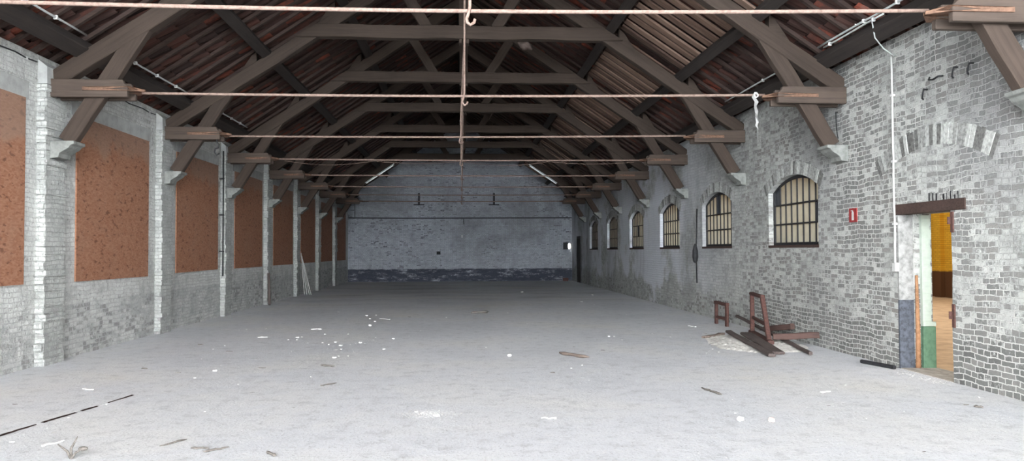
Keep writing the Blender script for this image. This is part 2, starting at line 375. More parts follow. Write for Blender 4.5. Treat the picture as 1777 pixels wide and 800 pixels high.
# next hall seen through the doorway
bm = bmesh.new(); box(bm, (16.0, -8, -.2), (16.4, 46, 5.2))
for y in (24.6, 32, 17): box(bm, (15.86, y, 0), (15.999, y+.35, 5.2))
tag(link('wall_next_hall_far', bm, M_hall_wall), kind='structure')
bm = bmesh.new(); box(bm, (XR+WT+.01, 46, -.2), (16.4, 46.3, 5.2)); tag(link('wall_next_hall_back', bm, M_hall_plain), kind='structure')
bm = bmesh.new(); box(bm, (XR+WT+.01, -8.3, -.2), (16.4, -8, 5.2)); tag(link('wall_next_hall_front', bm, M_hall_plain), kind='structure')
bm = bmesh.new(); box(bm, (XR+WT+.01, -8, 5.0), (16.4, 46, 5.2)); tag(link('ceiling', bm, M_hall_plain), kind='structure')
bm = bmesh.new(); box(bm, (XR+WT+.005, YB+.36, -.2), (XR+WT+.2, 46, 5.0)); tag(link('wall_next_hall_side', bm, M_hall_plain), kind='structure')
bm = bmesh.new(); box(bm, (XR+WT+.005, -8, -.2), (XR+WT+.2, YF, 5.0)); tag(link('wall_next_hall_corner', bm, M_hall_plain), kind='structure')

# ------------------------------------------------------------------ roof covering
HOLES = {(5.12, 12.97), (5.67, 14.04), (5.77, 9.32), (5.43, 10.63)}
def slope(side):
    rg = random.Random(3 if side < 0 else 4)
    P, G = .29, .37
    smax = (XE)/CA; nrow = int(smax/G)+1; ncol = int((YB+.05-YR)/P)
    prof = [(0, .0), (.16, -.030), (.32, -.040), (.50, -.022), (.66, .014), (.82, .030), (1.0, .004)]
    vs, fs, rn = [], [], []
    def pt(s, y, off):          # s measured from the ridge down the slope, off perpendicular (+ outwards)
        return (side*(s*CA+off*SA), y, roofz(0)+.0 - s*SA + off*CA)
    gone = set()
    for hx, hy in HOLES:
        if side > 0: gone.add((int(hx/CA/G), int((hy-YR)/P)))
    for r in range(nrow):
        for c in range(ncol):
            q = rg.random(); sk = rg.uniform(-.006, .006); dz = rg.uniform(-.004, .006)
            s0 = max(0, r*G-.045); s1 = min((r+1)*G, smax+.02); b = len(vs); cut = (r, c) in gone
            if (r-1, c) in gone: s0 = r*G+.01
            for (s, o) in ((s0, .272), (s1, .325)):
                for (u, d) in prof: vs.append(pt(s, YR+(c+u*1.02)*P+sk, o+d+dz))
            for k in range(len(prof)-1):
                f = (b+k, b+k+1, b+k+8, b+k+7)
                if not (cut and 2 <= k <= 3): fs.append(f); rn.append(q)
    me = bpy.data.meshes.new('ceiling'); nt_ = len(fs)
    # added shell that blocks light leaks, in strips that leave out the broken tiles
    def quad(s0, s1, y0, y1, off):
        b = len(vs); vs.extend([pt(s0, y0, off), pt(s1, y0, off), pt(s1, y1, off), pt(s0, y1, off)]); fs.append((b, b+1, b+2, b+3)); rn.append(.3)
    rows_gone = {r for r, c in gone}
    for r in range(nrow):
        cg = sorted(c for rr, c in gone if rr == r); ys = YR-.3
        s0, s1 = r*G, (r+1)*G
        for c in cg:
            quad(s0, s1, ys, YR+c*P+.04, .38)
            quad(s0, s0+G*.72, YR+c*P+.04, YR+c*P+.62, .38); ys = YR+c*P+.62
        quad(s0, s1, ys, YB+.3, .38)
    nu = len(fs)
    # common rafters and, on the right, the lit boards between the two upper purlins
    def bar(s0, s1, y0, y1, o0, o1, q=.5):
        b = len(vs)
        for s in (s0, s1):
            for (y, o) in ((y0, o0), (y1, o0), (y1, o1), (y0, o1)): vs.append(pt(s, y, o))
        for f in ((0,1,5,4),(1,2,6,5),(2,3,7,6),(3,0,4,7),(0,3,2,1),(4,5,6,7)): fs.append(tuple(b+i for i in f)); rn.append(q)
    y = YR+.1
    while y < YB-.1:
        bar(.05, smax, y, y+.07, .20, .255); y += .51
    nc = len(fs)
    if side > 0:
        y = YR+.03
        while y < YB-.2:
            if not any(abs(y+.08-t) < .12 for t in TY):
                w = rg.uniform(.165, .205); e = rg.uniform(-.05, .04); rq = rg.random()
                bar(3.18/CA, 4.55/CA+e, y, y+w, .165+rg.uniform(-.015, .005), .195, rq)
            y += .345
    me.from_pydata(vs, [], fs); me.update()
    at = me.attributes.new('rnd', 'FLOAT', 'FACE'); at.data.foreach_set('value', rn)
    for mm in (M_tile, M_shell, M_chev, M_slat): me.materials.append(mm)
    mi = [0]*nt_ + [1]*(nu-nt_) + [2]*(nc-nu) + [3]*(len(fs)-nc)
    me.polygons.foreach_set('material_index', mi)
    o = bpy.data.objects.new('ceiling', me); C.objects.link(o); tag(o, kind='structure')
slope(-1); slope(1)
bm = bmesh.new(); zr_ = roofz(0, .40)
prism(bm, [(-.35, YR-.3, zr_-.22), (0, YR-.3, zr_+.015), (.35, YR-.3, zr_-.22), (.35, YR-.3, zr_-.17), (0, YR-.3, zr_+.08), (-.35, YR-.3, zr_-.17)], (0, YB-YR+.6, 0))
tag(link('ceiling', bm, M_shell), kind='structure')

# ------------------------------------------------------------------ left wall: piers, lintel bands, corbels
PW = .55
for i, y in enumerate(TY + [3.2, -.9, -5.0]):
    rg = random.Random(i)
    bm = bmesh.new(); n = 38; zt_ = 4.0
    for k in range(n):                       # ragged brick courses on the pier's arris
        z0, z1 = zt_*k/n, zt_*(k+1)/n-rg.choice((.006, .012, .018))
        box(bm, (XW-.02, y-PW/2+rg.uniform(-.026, .020), z0), (XP+rg.uniform(-.026, .014), y+PW/2+rg.uniform(-.006, .006), z1))
    box(bm, (XW-.02, y-PW/2+.02, 0), (XP-.018, y+PW/2-.012, zt_)); bevel(bm, .005)
    link('pilaster', bm, M_brick_pil, wl)
    bm = bmesh.new()
    prism(bm, [(XW-.02, y-PW/2, 4.0), (XP, y-PW/2, 4.0), (XP-.02, y-PW/2+.03, 4.25), (XW-.02, y-PW/2, 4.36)], (0, PW, 0))
    link('pilaster_cap', bm, M_render, wl)
def corbel(x, y, side, parent):
    """moulded stone bracket, side=+1 projects towards +X"""
    bm = bmesh.new(); d = .33
    prof = [(0, 3.20), (d, 3.20), (d+.0, 3.155), (d-.045, 3.14), (d-.075, 3.10), (d-.14, 3.06), (d-.20, 3.02), (d-.215, 2.96), (0, 2.945)]
    prism(bm, [(x+side*px, y-.17, pz) for px, pz in prof], (0, .34, 0)); bevel(bm, .006)
    return link('corbel', bm, M_stone, parent)
for y in TY: corbel(XP-.01, y, 1, wl); corbel(XR+.01, y, -1, wr)
BOARD = [(8.10, 10.91), (12.33, 15.08), (16.52, 19.27), (20.68, 23.45), (24.85, 27.62), (29.0, 31.75), (33.15, 35.9), (37.25, 40.0)]
blab = ['nearest reddish chipboard panel, cut off by the left edge of the photo', 'large reddish chipboard panel right of the first left pier, second from the camera',
        'third chipboard panel along the left wall, between the second and third piers', 'fourth chipboard panel along the left wall, browner and in shade',
        'fifth chipboard panel on the left wall, behind the dark leaning post', 'sixth chipboard panel on the left wall, above the leaning white strips',
        'seventh dark chipboard panel on the left wall, near the far end', 'last dark chipboard panel on the left wall beside the end gable']
bg_ = 'chipboard panels over the left wall openings'
for i, (a, b) in enumerate(BOARD):
    z0, z1 = (1.165, 3.72) if i else (1.16, 3.73)
    if i == 1: z0 = 1.15
    bm = bmesh.new()
    sag = random.Random(i).uniform(-.012, .012)
    prism(bm, [(XW+.003, a, z0), (XW+.003, b, z0+sag), (XW+.003, b, z1), (XW+.003, a, z1-sag)], (.022, 0, 0))
    tag(link('chipboard_panel', bm, M_osb), blab[i], 'board', bg_)
    bm = bmesh.new(); box(bm, (XW-.02, a-.16, z1+.0), (XW+.012, b+.10, z1+.24)); bevel(bm, .004); link('lintel', bm, M_render, wl)

# ------------------------------------------------------------------ trusses
ordn = ['nearest to the camera, only its right foot in view', 'second from the camera, its feet at both photo sides', 'third from the camera, with the big top collar beam',
        'fourth from the camera, a scrap of sheeting on its strut', 'fifth from the camera', 'sixth from the camera', 'seventh from the camera, in the dark', 'farthest from the camera, close to the end gable']
HX = [.08, .04, -.02, -.02, 0, 0, 0, 0]
for i, y in enumerate(TY):
    rg = random.Random(50+i)
    t = empty('roof_truss', (0, y, 0), 'dark timber roof truss, ' + ordn[i], 'truss', 'timber roof trusses across the hall')
    for s in (-1, 1):
        hh = .30*CA
        def cl(x): return under(x) + .15
        timber('rafter', (s*5.86, 0, cl(5.86)), (s*.02, 0, cl(.02)), .19, hh, M_truss, t, rnd=rg, seg=14, jit=.008)
        # paired clamp planks at the wall, with an iron strap that takes the rod
        bm = bmesh.new()
        for sy in (-1, 1):
            x0, x1 = s*5.875, s*4.80
            pr = [(x0, 3.83), (x1-s*-.0, 3.835), (x1, 3.99), (x1+s*.05, 4.03), (x1+s*.07, 4.085), (x0, 4.09)]
            prism(bm, [(px, sy*.175-(.075 if sy > 0 else 0), pz) for px, pz in pr], (0, .075, 0))
        bevel(bm, .008)
        hb = link('hammer_beam', bm, M_hammer, t)
        bm = bmesh.new()
        for sy in (-1, 1):
            yo = sy*.182 if sy > 0 else -.197
            prism(bm, [(s*5.42, yo, 3.925), (s*4.76, yo, 3.925), (s*4.62, yo+(-.175 if sy > 0 else .175), 3.94), (s*4.62, yo+(-.175 if sy > 0 else .175), 3.975), (s*4.76, yo, 3.985), (s*5.42, yo, 3.975)], (0, .015, 0))
        link('iron_strap', bm, M_strap, hb)
        timber('brace', (s*5.70, 0, 3.205), (s*4.63, 0, under(4.63)+.14), .15, .235, M_truss, t, rnd=rg, seg=8, cut0=-s*0)
        timber('strut', (s*.70, 0, 6.17), (s*1.27, 0, under(1.27)+.04), .13, .22, M_truss, t, rnd=rg, seg=5)
        for px in ((3.95, 2.40) if s < 0 else (4.55, 3.10)):        # cleat on the downhill side of each purlin
            xo = px+.16
            bm = bmesh.new()
            q = [(xo, roofz(xo, -.02)), (xo+.34, roofz(xo+.34, -.02)), (xo+.10, roofz(xo+.06, .13)), (xo, roofz(xo, .16))]
            prism(bm, [(s*a_, -.09, b_) for a_, b_ in q], (0, .18, 0)); bevel(bm, .008)
            link('purlin_cleat', bm, M_truss, t)
    timber('collar_beam', (-3.13, -.05, 6.06), (3.13, -.05, 6.06), .20, .27, M_truss, t, rnd=rg, seg=14, jit=.01, cut0=.38, cut1=-.38)
    bm = bmesh.new()
    kx = .05
    for a, b in ((-.105, -.035), (.035, .105)):
        box(bm, (kx+a, -.10, 5.84), (kx+b, .10, 6.2))
    box(bm, (kx-.105, -.10, 6.05), (kx+.105, .10, under(0)+.12)); bevel(bm, .01)
    link('king_post', bm, M_truss, t)
    # tie rod and hanger
    bm = bmesh.new(); sag = [.05, .03, .02, .02, .015, .015, .015, .015][i]
    tube(bm, [(-4.66+9.32*k/24, 0, 3.955-sag*math.sin(PI*k/24)+(-.03+.06*k/24 if i < 3 else 0)*1.0) for k in range(25)], .020, 8)
    link('tie_rod', bm, M_rod, t)
    bm = bmesh.new(); hx = HX[i]; zr = 3.955-sag; xt = (hx-.03)
    sgn = 1
    pts = [(kx, -.04, 5.95), (hx, -.045, zr+.35), (hx, -.045, zr+.03), (hx-.018, -.045, zr-.05), (hx-.032, -.045, zr-.085), (hx-.025, -.045, zr-.125), (hx+.005, -.045, zr-.145), (hx+.038, -.045, zr-.125), (hx+.048, -.045, zr-.09)]
    tube(bm, pts, .0155, 8)
    link('hanger_rod', bm, M_rod, t)

# ------------------------------------------------------------------ purlins and ridge
def purlin(x, w, h, label, name='purlin'):
    p0 = Vector((x, YR-.35, roofz(x, .0)+h/2*CA+.002)); p1 = Vector((x, YB-.02, p0.z))
    o = timber(name, p0, p1, w, h, M_purlin, None, up=(math.copysign(SA, x), 0, CA), seg=40, jit=.008)
    return tag(o, label, 'beam', 'long purlins of the roof')
purlin(-5.52, .22, .19, 'long black purlin just above the left wall, grey pipe clipped along it')
purlin(-3.95, .20, .19, 'long dark purlin halfway up the left roof slope')
purlin(-2.40, .20, .19, 'long dark upper purlin on the left roof slope below the ridge')
purlin(5.58, .22, .19, 'long black purlin above the right wall, grey pipes clipped along it')
purlin(4.55, .18, .19, 'dark purlin under the lower ends of the pale roof boards, right slope')
purlin(3.10, .20, .19, 'dark upper purlin at the top ends of the pale roof boards, right slope')
o = timber('ridge_beam', (0, YR-.35, roofz(0, .05)), (0, YB-.02, roofz(0, .05)), .16, .24, M_purlin, None, seg=30)
tag(o, 'black ridge beam along the top of the roof', 'beam')

# ------------------------------------------------------------------ windows
DARKP = {0: {(0, 7), (1, 0)}, 1: {(0, 4)}, 2: {(0, 1)}, 3: {(1, 4)}, 4: set(), 5: set()}   # (row from top, column from near)
for i, yc in enumerate(WIN):
    w = empty('window_%d' % (i+1), (XR, yc, ZS), kind='structure')
    ap, R, z0, a = arch_pts(0, HW-.01, ZSP-ZS, ZC-ZS-.01)
    def ztop(y): return z0+math.sqrt(max(0, R*R-y*y))
    xf = .09
    bm = bmesh.new(); fw = .055
    ap2, R2, z02, a2 = arch_pts(0, HW-.01-fw, ZSP-ZS, ZC-ZS-.01-fw)
    outer = [(-HW+.01, .01)] + ap + [(HW-.01, .01)]
    inner = [(-HW+.01+fw, .01+fw)] + ap2 + [(HW-.01-fw, .01+fw)]
    n = len(outer); va, vb, vc, vd = [], [], [], []
    for (p, q) in zip(outer, inner):
        va.append(bm.verts.new((xf, p[0], p[1]))); vb.append(bm.verts.new((xf, q[0], q[1])))
        vc.append(bm.verts.new((xf+.06, p[0], p[1]))); vd.append(bm.verts.new((xf+.06, q[0], q[1])))
    for k in range(n):
        j = (k+1) % n
        bm.faces.new((va[k], va[j], vb[j], vb[k])); bm.faces.new((vc[k], vd[k], vd[j], vc[j]))
        bm.faces.new((vb[k], vb[j], vd[j], vd[k])); bm.faces.new((va[k], vc[k], vc[j], va[j]))
    bmesh.ops.recalc_face_normals(bm, faces=list(bm.faces))
    link('window_frame', bm, M_black, w)
    cols = [-HW+.065+ (2*HW-.13)*k/8 for k in range(9)]; rows = [.055, .40, .76]
    bm = bmesh.new()
    for c in cols[1:-1]: box(bm, (xf+.005, c-.0085, .05), (xf+.04, c+.0085, ztop(c)-.04))
    link('glazing_bars', bm, M_black, w)
    bm = bmesh.new()
    for r in rows[1:]: box(bm, (xf-.004, -HW+.03, r-.014), (xf+.045, HW-.03, r+.014))
    link('transom', bm, M_black, w)
    bm = bmesh.new()
    for c in range(8):
        for r in range(3):
            y0, y1 = cols[c], cols[c+1]; za = rows[r]
            tp = (rows[r+1], rows[r+1]) if r < 2 else (min(ztop(y0), ztop(y0))-.03, ztop(y1)-.03)
            mi = 1 if (2-r, c) in DARKP[i] else (2 if i == 5 and r == 1 and c in (3,) else 0)
            f = bm.faces.new([bm.verts.new(p) for p in ((xf+.03, y0, za), (xf+.03, y1, za), (xf+.03, y1, tp[1]), (xf+.03, y0, tp[0]))]); f.material_index = mi
    link('glass_panes', bm, [M_pane, M_pane_dark, M_pane_clear], w)
    bm = bmesh.new(); box(bm, (-.008, -HW-.02, -.035), (.10, HW+.02, .015)); bevel(bm, .006); link('window_sill', bm, M_lintel, w)
M_VOUS = [plain('washed arch brick', (.40, .405, .38), .92, .3, 22, .6), plain('worn arch brick', (.27, .27, .255), .92, .4, 22, .6), plain('bare arch brick', (.14, .138, .13), .92, .4, 22, .5)]
def voussoirs(yc, hw, zs, zc, parent, off=0, hgt=.235, loc=(0, 0, 0)):
    ap, R, z0, a = arch_pts(0, hw, zs, zc); rg = random.Random(int(yc*10)); bm = bmesh.new()
    n = int(2*a*R/.066); a += .05
    for k in range(n):
        t0 = -a+2*a*k/n+.006/R; t1 = -a+2*a*(k+1)/n-.006/R; r1 = R+hgt+rg.uniform(-.02, .01); r0 = R+.004
        e = rg.uniform(.003, .010)
        prism(bm, [(-e, r*math.sin(t), z0+r*math.cos(t)) for r, t in ((r0, t0), (r0, t1), (r1, t1), (r1, t0))], (.03, 0, 0), rg.choice((0, 0, 1, 1, 2)))
    return link('brick_arch', bm, M_VOUS, parent, loc=loc)
for i, yc in enumerate(WIN):
    o = voussoirs(yc, HW, ZSP, ZC, wr, loc=(XR, yc, 0))
voussoirs(9.30, 1.05, 2.66, 2.90, wr, loc=(XR, 9.30, 0), hgt=.27)

# ------------------------------------------------------------------ doorway on the right
d = empty('door_1', (XR, (DY0+DY1)/2, 0), kind='structure')
yo = (DY0+DY1)/2
bm = bmesh.new(); box(bm, (-.012, 8.62-yo, 2.065), (.16, 10.13-yo, 2.205)); bevel(bm, .008); link('lintel', bm, M_lintel, d)
bm = bmesh.new(); rg = random.Random(12)
for k in range(9):
    y = 8.70-yo+k*.072+rg.uniform(-.015, .015); h = rg.uniform(.05, .12); q = rg.uniform(.03, .05)
    box(bm, (-.006, y, 2.206), (.02, y+q, 2.206+h)); box(bm, (-.004, y+q, 2.206), (.02, y+.072, 2.206+h*.9), 1)
link('soldier_bricks', bm, [M_VOUS[1], M_black], d)
bm = bmesh.new(); J = DY1-yo
box(bm, (-.003, J-.015, .92), (.20, J+.012, 2.06)); link('jamb_plaster', bm, plain('flaking jamb plaster', (.27, .27, .26), .9, .35, 14, .5, col2=(.15, .15, .145)), d)
bm = bmesh.new(); box(bm, (-.004, J-.018, .0), (.20, J+.012, .92)); link('jamb_dado', bm, plain('blue-grey dado paint', (.075, .083, .10), .85, .4, 16, .2), d)
bm = bmesh.new(); tube(bm, [(.235, J-.035, .0), (.237, J-.037, .5), (.232, J-.03, 1.25)], [.034, .030, .018], 8); link('pipe_stub', bm, plain('orange brown timber strip', (.34, .18, .095), .85, .3, 18, .2), d)
M_jw = plain('flaking pale green white paint', (.43, .49, .42), .8, .08, 14, .15); M_jg = plain('green dado paint', (.105, .19, .12), .75, .2, 14, .15)
bm = bmesh.new()
for k in range(30):
    z0, z1 = .62+k*.048, .62+(k+1)*.048-.001
    box(bm, (.30, J-.05, z0), (.425+random.uniform(-.01, .008), J+.02, z1))
link('jamb_post', bm, M_jw, d)
bm = bmesh.new(); box(bm, (.30, J-.06, .0), (.475, J+.02, .56)); bevel(bm, .005); link('jamb_foot', bm, M_jg, d)
bm = bmesh.new(); box(bm, (.30, J-.062, .565), (.48, J+.02, .625)); bevel(bm, .005); link('jamb_ledge', bm, M_jw, d)
for z0, z1 in ((.66, .94), (1.80, 2.05)):
    bm = bmesh.new(); box(bm, (-.016, DY0-yo-.055, z0), (.004, DY0-yo+.0, z1)); bevel(bm, .004)
    tube(bm, [(-.022, DY0-yo+.005, z0+.10), (-.022, DY0-yo+.005, z0+.19)], .022, 8); link('hinge', bm, M_rust, d)
bm = bmesh.new(); box(bm, (0, DY0-yo-.1, -.05), (WT+.02, J+.1, .008)); bevel(bm, .004); link('threshold', bm, plain('dusty threshold', (.38, .35, .31), .9, .3, 9, .4), d)
# closed dark door at the far end of the right wall
d2 = empty('door_2', (XR, 38.25, 0), kind='structure')
bm = bmesh.new(); box(bm, (-.03, -.50, 0), (-.005, .50, 2.2))
for k in range(6): box(bm, (-.045, -.49+k*.165, .02), (-.03, -.49+k*.165+.15, 2.18))
link('door_leaf', bm, M_purlin, d2)
bm = bmesh.new(); box(bm, (-.06, -.60, 0), (-.004, -.5, 2.32)); box(bm, (-.06, .5, 0), (-.004, .60, 2.32)); box(bm, (-.06, -.5, 2.2), (-.004, .5, 2.32)); link('door_frame', bm, M_black, d2)

# ------------------------------------------------------------------ things on the right wall
t = empty('fire_extinguisher_sign', (XR-.012, 11.21, 2.115), 'small dark red fire extinguisher sign on the brick wall left of the pipe', 'sign')
bm = bmesh.new(); box(bm, (0, -.115, -.105), (.012, .115, .105)); bevel(bm, .002); link('plate', bm, M_signred, t)
bm = bmesh.new(); box(bm, (-.0035, -.028, -.075), (-.0005, .028, .045)); box(bm, (-.0035, -.014, .045), (-.0005, .014, .075)); box(bm, (-.0035, -.014, .062), (-.0005, .05, .075)); link('extinguisher_symbol', bm, M_whitepl, t)
t = empty('conduit', (XR, 10.06, 1.33), 'vertical white conduit pipe down the brick wall beside the doorway lintel', 'pipe')
bm = bmesh.new(); rp = random.Random(2)
tube(bm, [(-.03, .07-.06*(k/14.)*1.0+rp.uniform(-.006, .006)-.07*(1-k/14.)*1.0+.0, .08+k*(2.82/14)) for k in range(15)], .014, 8); link('pipe', bm, M_whitepl, t)
bm = bmesh.new(); box(bm, (-.055, -.045, -.03), (0, .045, .09)); bevel(bm, .006); link('outlet_box', bm, M_whitepl, t)
for z in (.6, 1.45, 2.35):
    bm = bmesh.new(); box(bm, (-.048, -.025, z), (0, .035, z+.03)); bevel(bm, .003); link('clip', bm, M_clip, t)
def run_pipe(name, label, x, y0, y1, dz, r, m, clips, cat='pipe', group=None, wob=.004, sag=0):
    z = roofz(x, dz); t = empty(name, (x, y0, z), label, cat, group); bm = bmesh.new(); n = max(8, int((y1-y0)/.5)); rg = random.Random(int(y0*7))
    tube(bm, [(rg.uniform(-wob, wob), (y1-y0)*k/n, rg.uniform(-wob, wob)-sag*math.sin(PI*k/n)) for k in range(n+1)], r, 8); link('pipe', bm, m, t)
    for c in clips:
        bm = bmesh.new(); box(bm, (-r-.012, c-y0-.016, -r-.012), (r+.012, c-y0+.016, r+.012)); bevel(bm, .006); link('clip', bm, M_clip, t)
    return t
# pipes along the inner face of the eaves purlins
run_pipe('conduit', 'upper grey conduit along the right eaves purlin, above the tall pipe', 5.435, 8.1, 11.35, .125, .016, M_conduit, (9.2, 10.0))
run_pipe('conduit', 'lower grey conduit along the right eaves purlin, with a loose end', 5.425, 9.5, 11.15, .075, .013, M_conduit, (9.75, 10.95))
run_pipe('conduit', 'grey conduit on the right eaves purlin behind the second truss', 5.43, 12.0, 15.5, .10, .014, M_conduit, (13.5,))
bm = bmesh.new(); tube(bm, [(5.42, 9.78, roofz(5.42, .07)), (5.50, 9.85, 4.42), (5.66, 9.93, 4.30), (5.80, 9.98, 4.24), (XR-.02, 10.0, 4.22)], .009, 6)
tag(link('cable', bm, M_conduit), 'short drooping cable between the eaves purlin and the brick wall, right', 'cable')
for a, b, cs, lb in ((6.5, 11.35, (9.75, 10.5), 'nearest of the grey conduits along the left eaves purlin, top left corner'), (11.9, 15.55, (12.3, 13.0, 13.9, 14.8), 'grey conduit with white clips on the left eaves purlin behind the second truss'),
                     (16.1, 19.6, (16.9, 17.6, 18.3, 19.0), 'grey conduit with white clips on the left eaves purlin behind the third truss')):
    run_pipe('conduit', lb, -5.375, a, b, .12, .016, M_conduit, cs, group='conduits along the left eaves purlin')
# thin cable along the top of the left wall
for a, b, lb in ((8.0, 11.2, 'thin black cable clipped along the wall above the nearest left panel'), (11.85, 15.4, 'thin black cable clipped along the wall above the second left panel')):
    t = empty('cable', (XW+.012, a, 4.29), lb, 'cable', 'cables along the top of the left wall'); bm = bmesh.new()
    tube(bm, [(0, (b-a)*k/12, .012*math.sin(k*2.1)) for k in range(13)], .010, 6); link('cable_run', bm, M_black, t)
    for k in (3, 7, 11):
        bm = bmesh.new(); box(bm, (-.012, (b-a)*k/12-.02, .012*math.sin(k*2.1)-.018), (.016, (b-a)*k/12+.02, .012*math.sin(k*2.1)+.018)); bevel(bm, .005); link('clip', bm, M_clip, t)
# dark switch cable between the second and third windows
t = empty('hanging_cable', (XR-.02, 18.9, .78), 'black cable with a pear-shaped switch hanging beside the second window', 'cable')
bm = bmesh.new(); tube(bm, [(0, -.03, 1.85), (-.005, 0, 1.3), (-.02, .0, .9), (-.01, .02, .45), (0, .03, 0)], .016, 6); link('cable_run', bm, M_black, t)
bm = bmesh.new(); tube(bm, [(-.045, .0, .50), (-.045, .0, .54), (-.045, 0, .65), (-.045, 0, .80), (-.045, 0, .92), (-.045, 0, .98)], [.02, .055, .075, .07, .04, .015], 12); link('switch', bm, M_black, t)
for k, (y, z, lb) in enumerate([(8.44, 3.72, 'rusty hook in the right wall, nearest and highest of four'), (8.72, 3.74, 'small black hook in the right wall, second from the near truss'),
                                (9.0, 3.72, 'long rusty hook lying along the right wall, third of four'), (9.32, 3.60, 'small black hook in the right wall, nearest the vertical pipe')]):
    bm = bmesh.new()
    if k == 2: pts = [(0, .0, 0), (-.05, .02, .0), (-.055, .12, -.02), (-.05, .22, 0), (-.045, .20, .03)]
    else: pts = [(.02, 0, .02), (-.05, 0, .02), (-.06, .01, -.03), (-.055, .03, -.085), (-.03, .045, -.10)]
    tube(bm, pts, .011, 6); tag(link('iron_hook', bm, M_black, loc=(XR, y, z)), lb, 'hook', 'iron hooks in the right wall')
for k, y in enumerate((11.95,)):
    bm = bmesh.new(); tube(bm, [(.01, 0, .0), (-.03, 0, 0), (-.035, -.02, -.25), (-.03, -.06, -.42)], .008, 6); tag(link('wire', bm, M_black, loc=(XR, y-.3, 3.75)), 'bent black wire on the right wall below the second truss foot', 'wire')
# white tape hanging from the second truss's rod
t = empty('plastic_tape', (4.50, 11.46, 3.97), 'torn white plastic tape hanging from the tie rod at right', 'tape')
bm = bmesh.new(); rg = random.Random(5); pr = None
prof = [(0, .035, .05), (-.03, .05, -.03), (.015, .055, -.10), (-.02, .04, -.17), (.01, .035, -.24), (0, .012, -.33), (.012, .03, -.42), (.0, .028, -.47), (.015, .014, -.52), (.008, .016, -.72)]
vv = [(bm.verts.new((x-w_*.62, rg.uniform(-.03, .03), z)), bm.verts.new((x+w_*.62, rg.uniform(-.03, .03), z))) for x, w_, z in prof]
for a, b in zip(vv, vv[1:]): bm.faces.new((a[0], a[1], b[1], b[0]))
bmesh.ops.solidify(bm, geom=list(bm.faces), thickness=.003); link('streamer', bm, M_whitepl, t)
bm = bmesh.new(); tube(bm, [(.03*math.cos(a), .0+.012*math.sin(3*a), .0+.032*math.sin(a)) for a in [k*PI/5 for k in range(11)]], .012, 6); link('knot', bm, M_whitepl, t)
# scrap of sheeting on the fourth truss
bm = bmesh.new(); bmesh.ops.create_icosphere(bm, subdivisions=3, radius=1); rg = random.Random(8)
for v in bm.verts:
    k = 1+.25*math.sin(5*v.co.x+3*v.co.z)+.15*math.sin(9*v.co.y+4*v.co.x); v.co = Vector((v.co.x*.17*k, v.co.y*.10*k, v.co.z*.12*k-.25*v.co.x*.17))
o = link('sheeting_scrap', bm, plain('dusty pale sheeting', (.19, .145, .125), .9, .2, 10, .5), smooth=True, loc=(1.66, 19.69, 6.92)); tag(o, 'pale bundle of sheeting caught at the strut head of the fourth truss', 'cloth')

# ------------------------------------------------------------------ end gable: pipes, lamp, brackets, tube lamps
def wallpipe(pts, r, label, cat='pipe', name='pipe', m=M_black):
    bm = bmesh.new(); tube(bm, pts, r, 6); return tag(link(name, bm, m), label, cat)
wallpipe([(-5.93, YB-.05, 3.36), (-3, YB-.05, 3.34), (0, YB-.05, 3.345), (3, YB-.05, 3.35), (5.86, YB-.05, 3.36)], .028, 'long dark pipe running level across the end gable')
wallpipe([(-5.62, YB-.03, 3.40), (-5.62, YB-.03, 4.2), (-4.9, YB-.03, 4.22)], .018, 'thin bent pipe at the left corner of the end gable')
wallpipe([(.09, YB-.05, 3.30), (.09, YB-.05, 3.1), (.1, YB-.04, 3.02)], .02, 'short pipe stub below the level pipe, middle of the end gable')
for x, lb in ((-2.27, 'left black iron bracket on the end gable'), (1.70, 'right black iron bracket on the end gable')):
    t = empty('wall_bracket', (x, YB, 4.05), lb, 'bracket', 'iron brackets on the end gable')
    bm = bmesh.new(); box(bm, (-.05, -.06, 0), (.05, 0, .62)); bevel(bm, .008); link('upright', bm, M_black, t)
    bm = bmesh.new(); box(bm, (-.28, -.05, -.02), (.28, 0, .03)); bevel(bm, .006); link('foot_bar', bm, M_black, t)
t = empty('wall_lamp', (5.52, YB, 1.66), 'black wall box with a bright oval lamp, low on the end gable at right', 'lamp')
bm = bmesh.new(); box(bm, (-.12, -.14, 0), (.12, 0, .38)); bevel(bm, .01); link('housing', bm, M_black, t)
bm = bmesh.new(); bmesh.ops.create_uvsphere(bm, u_segments=16, v_segments=10, radius=1)
for v in bm.verts: v.co = Vector((v.co.x*.085+.20, v.co.y*.04-.05, v.co.z*.16+.18))
m_, nt_, b_ = mat('lit lamp glass', .4); b_.inputs['Base Color'].default_value = (.9, .9, .88, 1); b_.inputs['Emission Color'].default_value = (1, .97, .9, 1); b_.inputs['Emission Strength'].default_value = 1.6
link('lamp_glass', bm, m_, t, smooth=True)
bm = bmesh.new(); box(bm, (.28, -.03, .03), (.345, 0, .33)); bevel(bm, .005); link('back_plate', bm, M_render, t)
bm = bmesh.new(); box(bm, (-.035, -.03, 0), (.045, 0, .16)); bevel(bm, .006); tag(link('wall_tag', bm, M_whitepl, loc=(.0, YB, 2.30)), 'tiny white plate in the middle of the end gable', 'plate')
bm = bmesh.new(); box(bm, (-.10, -.04, 0), (.10, 0, .16)); bevel(bm, .006); tag(link('wall_box', bm, M_black, loc=(-1.24, YB, 1.42)), 'small black box on the end gable, left of centre', 'box')
bm = bmesh.new(); box(bm, (-.14, -.12, 0), (.14, .06, .16)); bevel(bm, .02); tag(link('loose_brick', bm, M_rust, loc=(5.45, YB-.5, .0)), 'red-brown brick on the floor at the right foot of the end gable', 'brick')
m_t, nt_, b_ = mat('tube lamp glass', .3); b_.inputs['Base Color'].default_value = (.9, .9, .9, 1); b_.inputs['Emission Color'].default_value = (.9, .95, 1, 1); b_.inputs['Emission Strength'].default_value = .30
